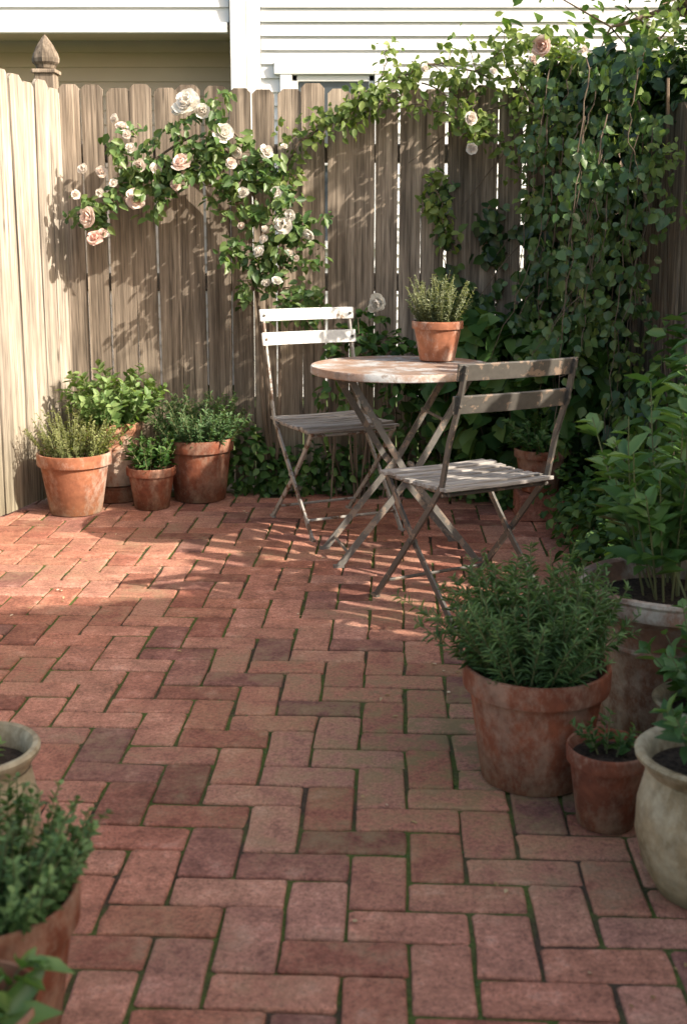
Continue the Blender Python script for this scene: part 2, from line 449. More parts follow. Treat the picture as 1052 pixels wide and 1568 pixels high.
# ---------------------------------------------------------------- fences
def fence(name, p0, p1, h, pw, mat, gaps=(.005, .011), side=1, hj=.012, wj=.012, rails=True, th=.018):
    root = empty(name)
    p0 = np.array(p0, float); p1 = np.array(p1, float); L = np.linalg.norm(p1 - p0); d = (p1 - p0) / L
    n = np.array([-d[1], d[0]]) * side
    g = Geo(); s = 0
    while s < L - .03:
        w = pw + rng.uniform(-wj, wj); w = min(w, L - s)
        H = h + rng.normal() * hj; c = w * .2
        off = rng.normal() * .003; tw = rng.normal() * .02; lean = rng.normal() * .004
        out = [(0, .015), (w, .015), (w, H*.35), (w, H*.7), (w, H - c), (w - c, H), (c, H), (0, H - c), (0, H*.7), (0, H*.35)]
        bow = rng.normal() * .004
        vs = []
        for face in (0, 1):
            for (u, z) in out:
                q = s + u + lean * z + (rng.normal() * .0012 if 0.1 < z < H*.8 else rng.normal() * .001)
                o = off + tw * (u - w/2) + bow * math.sin(z / H * 3.1) + face * th
                P = p0 + d * q + n * o
                vs.append((P[0], P[1], z))
        m = len(out)
        fs = [tuple(range(m)), tuple(range(2*m-1, m-1, -1))] + [(i, (i+1) % m + 0, (i+1) % m + m, i + m) for i in range(m)]
        g.add(vs, [tuple(reversed(f)) for f in fs] if side > 0 else fs)
        s += w + rng.uniform(*gaps)
    g.build("pickets", mat, root)
    if rails:
        g = Geo()
        for z in (.35, 1.0, h - .3):
            a = np.array([*(p0 + n * (th + .026)), z]); b = np.array([*(p1 + n * (th + .026)), z])
            g.bar(a, b, .085, .04, (0, 0, 1))
        g.build("rails", mat, root)
    return root

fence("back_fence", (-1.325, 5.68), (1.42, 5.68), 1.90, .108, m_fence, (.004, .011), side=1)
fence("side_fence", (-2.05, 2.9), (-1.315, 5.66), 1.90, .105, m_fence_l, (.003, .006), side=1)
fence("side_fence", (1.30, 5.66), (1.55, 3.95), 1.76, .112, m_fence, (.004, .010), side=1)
fence("added_streak_fence", (1.56, 3.90), (1.88, 1.78), 1.66, .085, m_fence, (.028, .075), side=1, rails=False, th=.012)  # out-of-frame section added; its wide gaps throw sun streaks on the patio
g = Geo(); g.bar((1.575, 3.90, .34), (1.895, 1.78, .34), .66, .02, (0, 0, 1)); g.bar((1.60, 3.90, 1.50), (1.92, 1.78, 1.50), .05, .03, (0, 0, 1)); g.build("added_streak_stop_boards", m_fence, bpy.data.objects["added_streak_fence"])  # added boards close the gaps low down so the streaks end

post = empty("fence_post", (-1.40, 5.79, 0))
g = Geo(); g.box((0, 0, .985), (.092, .092, 1.97)); g.box((0, 0, 1.976), (.115, .115, .018)); g.build("post", m_fence, post, bevel=.004)
g = Geo()
g.lathe([(.03, 1.985), (.045, 1.992), (.050, 2.005), (.064, 2.018), (.066, 2.035), (.058, 2.06), (.043, 2.09), (.026, 2.115), (.012, 2.135), (.001, 2.145)], 8)
g.build("finial", m_fence, post, smooth=False)

# ---------------------------------------------------------------- house
house = empty("clapboard_house")
def siding(name, x0, x1, y, z0, z1, mat, lap=.098, depth=.020, parent=None):
    g = Geo(); z = z0; vs = []; fs = []
    while z < z1 - .001:
        zt = min(z + lap, z1); o = len(vs)
        vs += [(x0, y - depth, z), (x1, y - depth, z), (x1, y, zt), (x0, y, zt), (x0, y, z), (x1, y, z)]
        fs += [(o, o+1, o+2, o+3), (o+4, o+5, o+1, o)]
        z = zt
    g.add(vs, fs); return g.build(name, mat, parent or house)
siding("wall_siding", -.60, -.462, 9.0, 0, 2.45, m_siding)
siding("wall_siding", .312, 7, 9.0, 0, 2.45, m_siding)
siding("wall_siding", -.462, .312, 9.0, 0, 1.15, m_siding)
siding("wall_siding", -.60, 7, 9.0, 2.45, 6.0, m_siding)
siding("bay_siding", -5, -.83, 9.0, 2.74, 6.0, m_siding, .105)
siding("recess_siding", -5, -.83, 9.75, 0, 2.74, m_beige, .11)
g = Geo()
g.box((-.765, 8.99, 3.0), (.11, .10, 6.0)); g.box((-.655, 9.0, 3.0), (.10, .05, 6.0))
g.box((-2.93, 8.985, 2.70), (4.18, .06, .07))
g.box((-.42, 8.975, 1.80), (.085, .05, 1.30)); g.box((.27, 8.975, 1.80), (.085, .05, 1.30))
g.box((-.075, 8.972, 2.42), (.86, .055, .09)); g.box((-.075, 8.965, 1.15), (.86, .09, .06)); g.box((-.075, 8.985, 1.75), (.61, .03, .04))
g.box((-.355, 8.99, 1.78), (.04, .03, 1.2)); g.box((.205, 8.99, 1.78), (.04, .03, 1.2)); g.box((-.075, 8.99, 2.35), (.6, .03, .045))
g.build("trim", m_trim, house, bevel=.004)
g = Geo(); g.box((-.075, 9.01, 1.78), (.6, .01, 1.22)); g.build("window_glass", m_glass, house)
g = Geo(); g.box((-2.93, 9.36, 2.735), (4.18, .70, .02)); g.build("soffit", m_beige, house)
g = Geo(); g.add([(-5.3, 8.5, 5.95), (7.3, 8.5, 5.95), (7.3, 12, 8.2), (-5.3, 12, 8.2), (-5.3, 8.5, 5.85), (7.3, 8.5, 5.85), (7.3, 12, 8.1), (-5.3, 12, 8.1)],
     [(0, 1, 2, 3), (7, 6, 5, 4), (0, 4, 5, 1), (1, 5, 6, 2), (3, 2, 6, 7), (0, 3, 7, 4)]); g.build("roof", m_roof, house)
g = Geo(); g.box((1, 10.5, 2.95), (12, 1.4, 5.9)); g.build("house_body", m_siding, house)

# out-of-frame building added on the right to keep sun off the near patio
shed = empty("added_shade_shed")
g = Geo()
for q in range(20):
    g.box((2.15, -1.56 + q * .165, 1.25), (.02, .158, 2.5))
for q in range(12):
    g.box((2.24 + q * .165, 1.68, 1.25), (.158, .02, 2.5))
for (x, y) in ((2.14, 1.69), (2.14, -1.68)): g.box((x, y, 1.27), (.09, .09, 2.54))
g.build("walls", m_fence_l, shed)
g = Geo(); g.add([(2.02, -1.8, 2.52), (2.02, 1.76, 2.52), (4.2, 1.76, 3.1), (4.2, -1.8, 3.1), (2.02, -1.8, 2.58), (2.02, 1.76, 2.58), (4.2, 1.76, 3.16), (4.2, -1.8, 3.16)],
     [(0, 1, 2, 3), (7, 6, 5, 4), (0, 4, 5, 1), (1, 5, 6, 2), (2, 6, 7, 3), (3, 7, 4, 0)]); g.build("roof", m_roof, shed)

# ---------------------------------------------------------------- pots
def pot_profile(rt, rb, h, kind):
    if kind == "rim":
        ch = h * .2
        return [(rb*.9, 0), (rb, .004), (rt*.9, h-ch-.004), (rt*.905, h-ch), (rt*.985, h-ch+.001), (rt*.995, h-ch+.006), (rt, h-.008), (rt*.99, h-.002), (rt*.965, h), (rt*.93, h-.002), (rt*.915, h-.01), (rt*.86, h*.86), (rt*.84, h*.8)]
    if kind == "roll":
        return [(rb*.92, 0), (rb, .006), (rt*.80, h*.58), (rt*.83, h*.60), (rt*.835, h*.62), (rt*.81, h*.64), (rt*.87, h*.80), (rt*.93, h*.84), (rt*.99, h*.87), (rt*1.0, h*.91), (rt*.975, h*.955), (rt*.99, h*.975), (rt*.975, h*.995), (rt*.93, h), (rt*.87, h*.99), (rt*.84, h*.95), (rt*.80, h*.85)]
    if kind == "belly":
        return [(rb*.9, 0), (rb, .006), (rt*.85, h*.2), (rt*.98, h*.42), (rt*.97, h*.62), (rt*.88, h*.80), (rt*.86, h*.86), (rt*.95, h*.92), (rt*1.03, h*.955), (rt*1.04, h*.98), (rt*1.0, h), (rt*.92, h*.995), (rt*.85, h*.96), (rt*.8, h*.84)]

def pot(root, x, y, z, rt, rb, h, mat, kind="rim"):
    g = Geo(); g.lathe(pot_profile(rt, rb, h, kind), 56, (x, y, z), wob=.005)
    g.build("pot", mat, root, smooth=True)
    g = Geo()
    g.lathe([(rt*.86, h*.86), (rt*.6, h*.875), (rt*.3, h*.885), (.002, h*.885)], 24, (x, y, z), wob=.02); g.build("soil", m_soil, root, smooth=True)

def potted(name, x, y, rt, rb, h, mat, kind="rim", z=0.0):
    root = empty(name); pot(root, x, y, z, rt, rb, h, mat, kind)
    return root, Leaves(), Geo(), (x, y, z + h * .87)

def finish(root, lv, st, m):
    lv.build("foliage", m, root); st.build("stems", m_stem, root)

r_, lv, st, c = potted("potted_golden_thyme", -1.20, 5.15, .165, .115, .275, m_terra); herb(lv, st, c, .15, .25, 120, .018, .6, 34, .55); finish(r_, lv, st, m_gold)
r_, lv, st, c = potted("potted_mint", -1.08, 5.44, .145, .11, .30, m_terra_pale, "roll", .07); herb(lv, st, c, .15, .33, 75, .062, .6, 20, .75); finish(r_, lv, st, m_mint)
g = Geo(); g.lathe([(.13, 0), (.14, .005), (.115, .055), (.12, .068), (.05, .069)], 40, (-1.08, 5.44, 0)); g.build("pot_stand", m_terra_dark, r_, smooth=True)
r_, lv, st, c = potted("potted_oregano", -.872, 5.23, .112, .078, .195, m_terra_dark); herb(lv, st, c, .09, .24, 28, .042, .55, 16, .5); finish(r_, lv, st, m_shrub)
r_, lv, st, c = potted("potted_lavender", -.675, 5.42, .162, .12, .295, m_terra_dark); herb(lv, st, c, .18, .29, 130, .034, .33, 32, .75); finish(r_, lv, st, m_sage)
r_, lv, st, c = potted("potted_fern", .86, 5.05, .115, .08, .19, m_terra_dark, "rim", .12); herb(lv, st, c, .1, .2, 30, .05, .5, 16, .8); finish(r_, lv, st, m_shrub)
g = Geo(); g.box((.86, 5.05, .06), (.2, .2, .115)); g.build("brick_plinth", m_brick, r_, bevel=.006)
r_, lv, st, c = potted("potted_rosemary", .435, 2.52, .166, .118, .275, m_terra_dark); herb(lv, st, (c[0]-.012, c[1], c[2]), .145, .31, 150, .036, .17, 56, .48, wild=.34, t0=.05); finish(r_, lv, st, m_rosemary)
r_, lv, st, c = potted("potted_seedling", .553, 2.30, .087, .060, .175, m_terra_dark); herb(lv, st, c, .03, .12, 8, .026, .5, 14, .5); finish(r_, lv, st, m_shrub)
r_, lv, st, c = potted("potted_peony", .825, 2.83, .235, .165, .375, m_terra_old, "roll"); herb(lv, st, (c[0]+.05, c[1]+.04, c[2]), .18, .62, 36, .105, .45, 17, .32, ang=1.0, t0=.22); finish(r_, lv, st, m_peony)
r_, lv, st, c = potted("potted_basil", .675, 2.03, .130, .082, .285, m_cream, "belly"); herb(lv, st, (c[0]+.03, c[1]+.03, c[2]), .06, .18, 16, .06, .5, 9, .6, t0=.4); finish(r_, lv, st, m_shrub)
r_, lv, st, c = potted("potted_geranium", .80, 2.44, .115, .08, .22, m_cream, "belly"); herb(lv, st, (c[0]+.01, c[1], c[2]), .07, .26, 26, .06, .6, 14, .7); finish(r_, lv, st, m_peony)
r_, lv, st, c = potted("potted_succulent", -.675, 2.02, .112, .08, .30, m_cream, "belly"); herb(lv, st, c, .04, .05, 8, .03, .5, 8, .7); finish(r_, lv, st, m_mint)
r_, lv, st, c = potted("potted_savory", -.52, 1.57, .132, .088, .28, m_terra_dark); herb(lv, st, c, .135, .20, 130, .022, .55, 40, .65); finish(r_, lv, st, m_rosemary)
r_, lv, st, c = potted("potted_pepper_plant", -.475, 1.33, .090, .065, .27, m_terra_dark); herb(lv, st, (c[0]-.01, c[1], c[2]), .05, .13, 12, .085, .42, 8, .8, t0=.4); finish(r_, lv, st, m_peony)

# ---------------------------------------------------------------- table
tb = empty("bistro_table", (.22, 4.43, 0), math.radians(12))
g = Geo(); R = .345
g.lathe([(.02, .722), (R-.02, .722), (R-.003, .712), (R, .715), (R, .737), (R-.003, .741), (R-.012, .741), (R-.018, .738), (.15, .7385), (.001, .7385)], 96); g.build("table_top", m_top, tb, smooth=True)
g = Geo()
for sy in (-1, 1):
    yo, yi = .155 * sy, .135 * sy
    g.polybar([(-.235, yo, .715), (-.03, yo, .37), (.26, yo, .005)], .024, .009, (1, 0, .4))
    g.polybar([(.235, yi, .715), (.03, yi, .37), (-.27, yi, .005)], .024, .009, (1, 0, -.4))
    g.tube([(0, yo + .008*sy, .385), (0, yi - .008*sy, .385)], .010, 10)
    g.bar((-.27, .145*sy, .71), (.27, .145*sy, .71), .022, .010, (0, 1, 0))
    g.box((.262, yo, .006), (.04, .02, .012)); g.box((-.272, yi, .006), (.04, .02, .012))
g.tube([(.225, -.155, .05), (.225, .155, .05)], .006, 8); g.tube([(-.232, -.135, .05), (-.232, .135, .05)], .006, 8)
g.tube([(-.12, -.155, .55), (-.12, .155, .55)], .006, 8); g.tube([(.12, -.135, .55), (.12, .135, .55)], .006, 8)
g.build("folding_legs", m_greym, tb)
r_, lv, st, c = potted("potted_thyme", .365, 4.585, .100, .068, .155, m_terra, "rim", .741); herb(lv, st, c, .09, .22, 110, .018, .5, 36, .45); finish(r_, lv, st, m_thyme)

# ---------------------------------------------------------------- chairs
def chair(loc, rz, mframe, mseat, mback, top=.90):
    root = empty("folding_bistro_chair", loc, rz)
    g = Geo(); w = .205
    for s in (-1, 1):
        yo, yi = w * s, (w - .018) * s
        g.polybar([(-.285, yo, top), (-.255, yo, top - .12), (-.205, yo, .60), (-.17, yo, .46), (-.11, yo, .385), (.02, yo, .235), (.225, yo, .006)], .020, .009, (1, 0, .3))
        g.polybar([(.185, yi, .435), (.10, yi, .335), (.0, yi, .225), (-.235, yi, .006)], .020, .009, (1, 0, -.3))
        g.bar((-.185, yi, .437), (.195, yi, .437), .020, .008, (0, 0, 1))
        g.tube([(.012, yo + .008*s, .24), (.012, yi - .008*s, .24)], .008, 10)
        g.box((.228, yo, .005), (.036, .016, .010)); g.box((-.238, yi, .005), (.036, .016, .010))
    g.tube([(.165, -w, .072), (.165, w, .072)], .006, 8)
    g.tube([(-.175, -w+.018, .062), (-.175, w-.018, .062)], .006, 8)
    g.tube([(.185, -w+.018, .425), (.185, w-.018, .425)], .006, 8)
    g.tube([(-.17, -w, .43), (-.17, w, .43)], .006, 8)
    g.build("frame", mframe, root)
    g = Geo()
    for (t, hh) in ((top - .022, .052), (top - .122, .056)):
        x = -.283 + (top - t) * .24
        pts = [(x - .018 * math.cos(q * 1.5) + .010, q * (w + .018), t) for q in np.linspace(-1, 1, 11)]
        g.polybar(pts, hh, .011, (-.2, 0, 1))
    g.build("back_slats", mback, root, bevel=.002)
    g = Geo()
    for i in range(8):
        x = -.178 + i * .051
        z = .455 - .012 * math.sin(i / 7 * math.pi) - (.012 if i == 7 else 0) - (0.004 if i == 0 else 0)
        pts = [(x + rng.normal() * .0015, q * (w + .006), z - .003 * (1 - q * q)) for q in np.linspace(-1, 1, 5)]
        g.polybar(pts, .034, .012, (1, 0, .05 * (3.5 - i) * -.3))
    g.build("seat_slats", mseat, root, bevel=.002)
    g = Geo()
    for s in (-1, 1):
        for t in (top - .022, top - .122):
            x = -.283 + (top - t) * .24
            g.tube([(x - .012, s * w, t), (x + .018, s * w, t)], .006, 8)
    g.build("bolts", m_greyp, root)
    return root
chair((-.04, 4.92, 0), math.radians(-64), m_greyl, m_slat, m_white, .905)
chair((.40, 3.79, 0), math.radians(119), m_greyp, m_slat, m_greyp, .845)

# ---------------------------------------------------------------- climbing rose
rose = empty("climbing_rose")
lv = Leaves(); st = Geo()
Y = 5.56
base = (-.33, 5.52, 0)
for tgt in [[(-.36, 5.52, .5), (-.36, Y, 1.0), (-.42, Y, 1.42), (-.62, Y-.03, 1.66), (-.86, Y-.03, 1.56), (-1.12, Y-.05, 1.33)],
            [(-.30, 5.5, .5), (-.30, Y, .95), (-.28, Y, 1.25), (-.35, Y, 1.5), (-.55, Y-.02, 1.72), (-.72, Y-.04, 1.74)],
            [(-.38, 5.5, .45), (-.40, Y, .9), (-.48, Y-.02, 1.35), (-.72, Y-.05, 1.52), (-.95, Y-.05, 1.48), (-1.18, Y-.05, 1.24)]]:
    p = smooth_path([base] + tgt); st.tube(p, np.linspace(.011, .004, len(p)), 6)
for (x, z, sx, sz, n) in [(-.66, 1.60, .13, .07, 330), (-.82, 1.52, .10, .06, 200), (-.52, 1.56, .10, .07, 240), (-.98, 1.46, .08, .05, 110), (-1.12, 1.34, .06, .06, 120),
                          (-.42, 1.44, .07, .06, 150), (-.60, 1.44, .11, .04, 100), (-.30, 1.30, .085, .08, 240), (-.20, 1.18, .06, .07, 90), (-.34, 1.12, .09, .07, 230), (-.28, .98, .10, .06, 170), (-.18, .90, .08, .04, 70), (-1.0, 1.60, .05, .03, 40), (-.66, 1.76, .07, .03, 60), (-.86, 1.36, .06, .04, 50)]:
    for q in range(max(4, n // 14)):
        cc = (x + rng.normal() * sx, Y - .07 - abs(rng.normal()) * .05, z + rng.normal() * sz)
        gauss(lv, cc, (.022, .022, .02), 14, .048, .62, (0, -.55, .55), r0=.0 if rng.random() < .6 else .4)
        if rng.random() < .4: st.tube([(x, Y, z), ((x+cc[0])/2, Y-.03, (z+cc[2])/2+.01), cc], [.003, .0025, .0015], 4)
lv.build("leaves", m_rose_leaf, rose)
lv2 = Leaves()
vine(lv2, st, [(-.28, Y, 1.35), (-.23, Y-.02, 1.60), (-.02, Y-.03, 1.74), (.14, Y-.04, 1.81), (.35, Y-.05, 1.79), (.55, Y-.06, 1.72), (.74, Y-.06, 1.62)], n=560, spread=(.03, .03, .03), size=.045, rad=.006)
vine(lv2, st, [(.10, 5.75, 1.75), (.18, 5.7, 1.95), (.20, 5.68, 2.08)], n=40, spread=(.02, .02, .02), size=.035)
vine(lv2, st, [(.14, Y, 1.85), (.40, Y, 1.98), (.70, Y, 1.92), (.93, Y, 1.98), (1.2, Y, 1.95)], n=440, spread=(.05, .05, .04), size=.046, rad=.006)
vine(lv2, st, [(.55, Y, 1.90), (.70, Y-.02, 2.03), (.88, Y, 2.10), (1.05, Y, 2.0)], n=200, spread=(.05, .05, .04), size=.045)
vine(lv2, st, [(.35, Y, 1.9), (.52, Y-.05, 1.80), (.60, Y-.08, 1.66)], n=110, spread=(.04, .03, .04), size=.045)
vine(lv2, st, [(.8, Y, 1.9), (.86, Y-.1, 1.75), (.98, Y-.12, 1.60), (1.1, Y-.15, 1.5)], n=240, spread=(.06, .05, .05), size=.045)
vine(lv2, st, [(.40, Y, 1.48), (.44, Y, 1.38), (.47, Y-.01, 1.22)], n=110, spread=(.02, .02, .03), size=.05)
lv2.build("young_leaves", m_lime, rose)
st.build("canes", m_bark, rose)

def blooms(lst, root):
    g = Geo()
    for (x, y, z, d, tone) in lst:
        c = np.array([x, y, z]); ax = nrm(np.array([rng.normal() * .45, -1.0, .35 + rng.normal() * .45]))
        a = nrm(np.cross(ax, [0, 0, 1])); b = np.cross(ax, a); R = d / 2
        for ring, (np_, rr, op) in enumerate([(3, .28, .10), (5, .50, .35), (6, .78, .75), (7, 1.0, 1.15)]):
            for q in range(np_):
                t = q / np_ * 6.283 + ring * .6 + rng.normal() * .2
                dr = a * math.cos(t) + b * math.sin(t); sd = np.cross(ax, dr)
                op_ = op + rng.normal() * .15
                dirn = nrm(dr * math.sin(op_) + ax * math.cos(op_)); L = R * (.75 + .3 * rr) * rng.uniform(.7, 1.15); Wd = R * (.35 + .45 * rr)
                p0 = c + dr * R * .06 - ax * R * .3
                cup = nrm(ax * math.sin(op_) - dr * math.cos(op_))
                vs = []
                for i, (tt, ww) in enumerate([(0, .25), (.35, .8), (.7, 1.0), (.92, .8), (1.0, .45)]):
                    for s_ in (-1, -.5, 0, .5, 1):
                        v = p0 + dirn * L * tt + sd * Wd * ww * s_ + cup * R * (.28 * s_ * s_) * (1 - .5 * tt) - cup * R * .25 * max(0, tt - .6) * 2 * rr - cup * R * .12 * math.sin(tt * 3.1)
                        vs.append(v)
                fs = [(i*5+j, i*5+j+1, i*5+j+6, i*5+j+5) for i in range(4) for j in range(4)]
                g.add(vs, fs, float(np.clip(tone + rng.normal() * .07 - (.12 if ring < 2 else 0), 0, 1)))
    g.build("blooms", m_petal, root, smooth=True)
F = 5.40
bl = [(-.69, F, 1.80, .115, .98), (-.625, F+.03, 1.765, .07, .95), (-.74, F+.04, 1.77, .05, .95), (-.53, F, 1.67, .095, 1), (-.72, F-.02, 1.54, .09, .5), (-.71, F+.02, 1.48, .05, .3), (-1.15, F, 1.30, .085, .55), (-.93, F, 1.38, .08, .45), (-1.12, F, 1.21, .07, .2), (-1.09, F+.02, 1.23, .05, .4),
        (-.34, F, 1.59, .06, .85), (-.27, F, 1.27, .08, .95), (-.16, F, 1.225, .055, 1), (-.91, F, 1.53, .055, .7), (-.99, F+.05, 1.70, .05, .7), (-.45, F, 1.41, .05, .95), (-.24, F, 1.31, .05, 1), (-.96, F, 1.66, .04, .7), (-1.02, F+.04, 1.73, .04, .8),
        (-.75, F, 1.44, .05, .5), (-.38, F, 1.15, .055, .95), (-.30, F, 1.41, .05, .95), (-1.08, F, 1.50, .05, .7), (-.30, F, 1.02, .045, 1), (-1.2, F, 1.40, .04, .8), (-.50, F, 1.54, .045, .7),
        (.155, F, .92, .075, 1), (.13, F, .895, .04, 1), (.565, F, 1.73, .055, .8), (.57, F, 1.60, .05, .85), (.87, F+.03, 2.04, .085, .35), (.83, F, 1.98, .045, .6), (1.05, F, 2.02, .04, .8), (.66, F, 1.93, .035, .9), (.36, F+.05, 1.95, .035, .9), (.22, F+.05, 1.86, .03, .9)]
for (x, z, sx, sz, q) in [(-.66, 1.60, .16, .07, 5), (-.30, 1.22, .09, .12, 6), (-1.05, 1.40, .10, .08, 3)]:
    for _ in range(q): bl.append((x + rng.normal() * sx, F + .02, z + rng.normal() * sz, rng.uniform(.03, .05), rng.uniform(.6, 1)))
blooms(bl, rose)

# ---------------------------------------------------------------- ivy
ivy = empty("ivy"); lv = Leaves(); st = Geo()
n = 4000
x = rng.uniform(.60, 1.36, n); z = rng.uniform(.05, 2.02, n)
edge = .91 + .07 * np.sin(z * 4.1 + .6) + .05 * np.sin(z * 13) - np.where(z < .85, .26, 0) - np.where(z > 1.7, .08, 0)
keep = x > edge + rng.normal(size=n) * .05
keep &= ~((np.sin(x * 17 + z * 5) * np.sin(z * 9 - x * 6) > .38) & (x < 1.22))
x, z, edge = x[keep], z[keep], edge[keep]; n = len(x)
depth = .05 + .26 * np.clip((x - edge) / .45, 0, 1) * (.55 + .45 * np.sin(z * 6 + x * 9) * np.sin(x * 11)) + rng.uniform(0, .07, n)
P = np.stack([x, 5.66 - depth, z], 1)
N = np.array([-.1, -1, .55]) + unit(n) * .7; D = np.array([0, -.25, -1]) + unit(n) * .9
L = .060 * rng.uniform(.45, 1.35, n); lv.add(P, D, N, L, L * .88, rng.random(n) ** 1.3)
n = 5200
t = rng.uniform(0, 1, n); z = rng.uniform(.0, 2.0, n)
yy = 5.66 - t * 1.05; xf = 1.30 + (5.66 - yy) * .146
lim = .34 + .42 * np.clip((z - 1.40) / .5, 0, 1) + .15 * np.sin(z * 5) * .5 + np.where(z < .65, .6, 0)
keep = t < lim + rng.normal(size=n) * .07
yy, z, xf, t = yy[keep], z[keep], xf[keep], t[keep]; n = len(z)
dep = .04 + .24 * (.55 + .45 * np.sin(z * 7 + yy * 8) * np.sin(yy * 9 + 2)) + rng.uniform(0, .06, n)
P = np.stack([xf - dep, yy, z], 1)
N = np.array([-1, -.5, .5]) + unit(n) * .7; D = np.array([-.25, -.1, -1]) + unit(n) * .9
L = .060 * rng.uniform(.45, 1.35, n); lv.add(P, D, N, L, L * .88, rng.random(n) ** 1.3)
for q in range(48):
    t = q / 47
    blob(lv, (.97 + .40 * min(1, t * 2) + .12 * max(0, t - .5) * 2, 5.6 - .9 * max(0, t - .4), 1.85 + .08 * math.sin(q * 1.7)), (.12, .12, .11), 46, .055, .85)
for q in range(36):
    y0 = rng.uniform(4.65, 5.5); x0 = 1.20 - rng.uniform(0, .36) + (5.5 - y0) * .1; z0 = rng.uniform(1.4, 1.95); ln = rng.uniform(.4, 1.3)
    vine(lv, st, [(x0, y0, z0), (x0 - .05, y0 - .05, z0 - ln*.5), (x0 - .03 + rng.normal() * .10, y0 - .07, z0 - ln)], n=54, spread=(.022, .022, .02), size=.046, rad=.003, wr=.85, nb=(-.5, -.6, .5), droop=.8, clump=.018, r0=.45)
for pts in ([(.52, 5.64, .75), (.50, 5.65, 1.0), (.46, 5.65, 1.2), (.44, 5.65, 1.42)], [(.74, 5.64, .7), (.72, 5.65, .95), (.70, 5.65, 1.15), (.73, 5.65, 1.32)], [(.60, 5.64, .6), (.62, 5.65, .85), (.58, 5.65, 1.02)]):
    vine(lv, st, pts, n=150, spread=(.022, .012, .02), size=.055, rad=.004, wr=.9, nb=(0, -1, .3), droop=.7, clump=.018)
lv.build("leaves", m_ivy, ivy)
for pts in ([(1.2, 5.6, 0), (1.15, 5.55, .6), (1.22, 5.55, 1.2), (1.1, 5.5, 1.9)], [(1.35, 5.3, 0), (1.28, 5.2, .8), (1.3, 5.1, 1.4), (1.25, 5.3, 1.9)], [(1.45, 4.9, .0), (1.36, 4.95, .7), (1.32, 5.0, 1.85)]):
    p = smooth_path(pts); st.tube(p, np.linspace(.014, .007, len(p)), 6)
for (xa, xb, za, zb) in ((1.1, .55, 1.9, 1.35), (1.15, .70, 1.6, 1.1), (1.0, .62, 1.3, .9), (.9, .30, 1.85, 1.55)):
    p = smooth_path([(xa, 5.6, za), ((xa+xb)/2, 5.62, (za+zb)/2 + .06), (xb, 5.63, zb)]); st.tube(p, np.linspace(.005, .002, len(p)), 5)
st.build("stems", m_bark, ivy)
lv = Leaves()
for pts in ([(.95, 5.45, 2.05), (1.05, 5.35, 1.9), (1.02, 5.25, 1.6)], [(1.3, 5.2, 2.1), (1.22, 5.0, 1.85), (1.2, 4.9, 1.45)], [(1.32, 5.0, 2.1), (1.3, 4.8, 1.9), (1.25, 4.7, 1.2)], [(1.1, 5.2, 1.3), (1.05, 5.15, 1.0), (1.12, 5.1, .8)], [(1.35, 4.8, 2.05), (1.36, 4.6, 2.0), (1.34, 4.5, 1.7)], [(1.0, 5.3, 1.75), (.95, 5.25, 1.5), (1.0, 5.2, 1.2)], [(1.2, 4.95, 1.5), (1.14, 4.9, 1.1), (1.18, 4.85, .7)], [(.88, 5.4, 1.7), (.84, 5.38, 1.5), (.87, 5.35, 1.35)]):
    vine(lv, None, pts, n=110, spread=(.05, .05, .05), size=.042)
lv.build("young_leaves", m_lime, ivy)

# ---------------------------------------------------------------- shrubs & ground cover
def shrub(name, blobs, size, mat, wr=.62, stems=True):
    root = empty(name); lv = Leaves(); st = Geo()
    for (x, y, z, rx, ry, rz, n) in blobs:
        blob(lv, (x, y, z), (rx, ry, rz), n, size, wr)
        if stems:
            for q in range(5):
                e = np.array([x, y, z]) + rng.normal(size=3) * np.array([rx, ry, rz]) * .4
                st.tube([(x + rng.normal() * .03, y + rng.normal() * .03, -.02), ((x + e[0]) / 2, (y + e[1]) / 2, z * .5), tuple(e)], [.005, .004, .002], 5)
    lv.build("leaves", mat, root)
    if stems: st.build("stems", m_bark, root)
    return root
shrub("hydrangea_shrub", [(.60, 5.42, .74, .16, .12, .15, 110), (.80, 5.35, .68, .18, .14, .17, 150), (.48, 5.45, .48, .15, .12, .22, 120), (.72, 5.30, .40, .22, .16, .25, 200), (1.0, 5.2, .58, .2, .2, .25, 200)], .11, m_shrub, .78)
shrub("rose_bush", [(.06, 5.47, .72, .14, .08, .12, 110), (.22, 5.46, .66, .13, .08, .14, 110), (.12, 5.47, .84, .08, .05, .05, 30), (-.05, 5.47, .5, .1, .06, .2, 60), (.28, 5.45, .40, .14, .08, .2, 110)], .06, m_shrub)
shrub("ground_cover", [(-.42, 5.52, .14, .14, .09, .16, 240), (-.22, 5.52, .10, .14, .09, .13, 200), (-.02, 5.53, .10, .15, .09, .13, 200), (.18, 5.52, .11, .15, .09, .15, 220), (.38, 5.5, .12, .16, .1, .17, 240), (.60, 5.42, .12, .17, .14, .18, 260), (.82, 5.25, .10, .16, .16, .15, 240)], .05, m_shrub, .75, False)
shrub("ground_cover", [(.98, 4.98, .12, .17, .2, .18, 300), (1.02, 4.66, .12, .18, .2, .17, 320), (1.0, 4.36, .10, .18, .2, .16, 330), (.99, 4.06, .09, .17, .2, .14, 330), (.98, 3.76, .08, .16, .2, .12, 300), (1.24, 4.6, .2, .18, .35, .26, 380), (1.2, 4.0, .16, .2, .4, .22, 380), (1.02, 3.46, .08, .16, .18, .12, 220), (1.3, 3.4, .1, .25, .3, .15, 200)], .046, m_shrub, .72, False)
shrub("camellia_shrub", [(1.18, 4.35, .50, .13, .16, .22, 110), (1.28, 4.1, .62, .14, .16, .26, 120), (1.14, 3.85, .38, .12, .14, .16, 70), (1.32, 4.5, .72, .12, .2, .2, 100), (1.30, 3.8, .35, .18, .2, .25, 100)], .085, m_peony, .45)

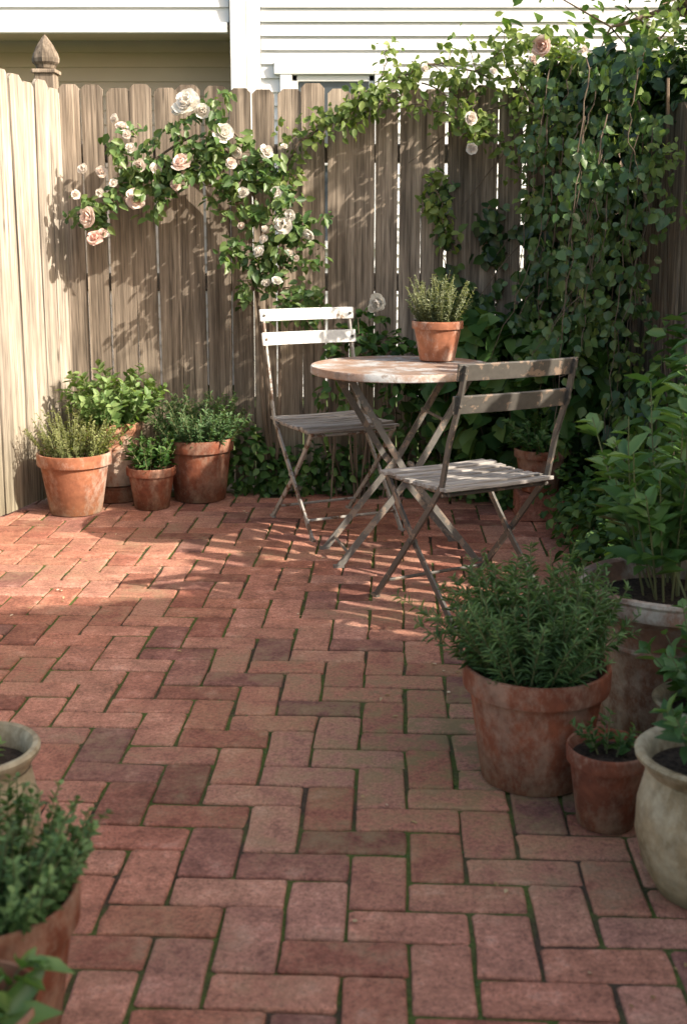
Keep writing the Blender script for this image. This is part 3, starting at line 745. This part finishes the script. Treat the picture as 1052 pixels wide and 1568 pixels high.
# ---------------------------------------------------------------- trees
def tree(name, base, crown, rad, nlimb, nclump, per, size, mat, sg=.16, lr=.05, tr=.13, seed=None):
    global rng
    keep_rng = rng
    if seed is not None: rng = np.random.default_rng(seed)
    root = empty(name); lv = Leaves(); st = Geo()
    b = np.array(base, float); c = np.array(crown, float); r = np.array(rad, float)
    fork = np.array([b[0] * .6 + c[0] * .4, b[1] * .6 + c[1] * .4, c[2] - r[2] * .9])
    p = smooth_path([b, (b + fork) / 2 + np.array([.06, -.04, 0]), fork])
    st.tube(p, np.linspace(tr, tr * .6, len(p)), 10)
    ends = []
    for i in range(nlimb):
        u = unit(1)[0]; e = c + u * r * rng.uniform(.55, .95)
        mid = (fork + e) / 2 + rng.normal(size=3) * .1 + np.array([0, 0, .1])
        q = smooth_path([fork, mid, e]); st.tube(q, np.linspace(lr, lr * .16, len(q)), 6)
        ends += [q[len(q)//2], q[-4], q[-1]]
    for i in range(nclump):
        e = ends[rng.integers(0, len(ends))]
        cc = e + rng.normal(size=3) * sg * 1.6
        cc = c + (cc - c) * min(1.0, 1.05 / max(1e-6, np.linalg.norm((cc - c) / r)))
        st.tube([e, (e + cc) / 2, cc], [.006, .005, .003], 4)
        gauss(lv, cc, (sg, sg, sg * .6), per, size, .6, (0, -.2, .8))
    lv.build("leaves", mat, root); st.build("trunk", m_bark, root)
    rng = keep_rng
tree("garden_tree", (2.9, 7.3, 0), (2.3, 6.8, 3.2), (1.5, .6, 1.15), 16, 120, 24, .095, m_tree, .13)
# out-of-frame sparse tree added outside the right hand fence to throw dapple on the back fence
tree("added_dapple_tree", (2.9, 5.0, 0), (2.3, 4.35, 3.15), (.45, .85, .85), 14, 34, 12, .085, m_tree, .05, lr=.02, tr=.06, seed=5)

# ---------------------------------------------------------------- light, sky, camera
el = math.radians(33); hv = nrm(np.array([.885, -.466]))
to_sun = Vector((hv[0] * math.cos(el), hv[1] * math.cos(el), math.sin(el)))
sl = bpy.data.lights.new("sun", 'SUN'); sl.energy = 9.5; sl.angle = math.radians(.5); sl.color = (1, .91, .78)
so = bpy.data.objects.new("sun", sl); so.rotation_euler = to_sun.to_track_quat('Z', 'Y').to_euler(); so.location = (8, -3, 8); link(so)
w = bpy.data.worlds.new("World"); scene.world = w; w.use_nodes = True; nt = w.node_tree
sky = nt.nodes.new('ShaderNodeTexSky'); sky.sky_type = 'NISHITA'; sky.sun_disc = False
sky.sun_elevation = el; sky.sun_rotation = math.atan2(hv[0], hv[1]); sky.air_density = 1.0; sky.dust_density = 3.0; sky.ozone_density = 1.0
tint = nt.nodes.new('ShaderNodeMix'); tint.data_type = 'RGBA'; tint.blend_type = 'MULTIPLY'; tint.inputs[0].default_value = 1; tint.inputs[7].default_value = (1.10, 1.0, .86, 1)
bg = nt.nodes["Background"]; bg.inputs['Strength'].default_value = .37
nt.links.new(sky.outputs[0], tint.inputs[6]); nt.links.new(tint.outputs[2], bg.inputs[0])

cam = bpy.data.cameras.new("camera"); co = bpy.data.objects.new("camera", cam); link(co)
co.location = (0, 0, 1.22); co.rotation_euler = (math.radians(90 - 11), 0, 0)
cam.sensor_fit = 'VERTICAL'; cam.sensor_height = 36; cam.lens = 41.3; cam.shift_y = -.047; cam.clip_end = 300; cam.clip_start = .05
cam.dof.use_dof = True; cam.dof.focus_distance = 4.4; cam.dof.aperture_fstop = 5.0
scene.camera = co
scene.view_settings.view_transform = 'Standard'; scene.view_settings.look = 'None'; scene.view_settings.exposure = 0
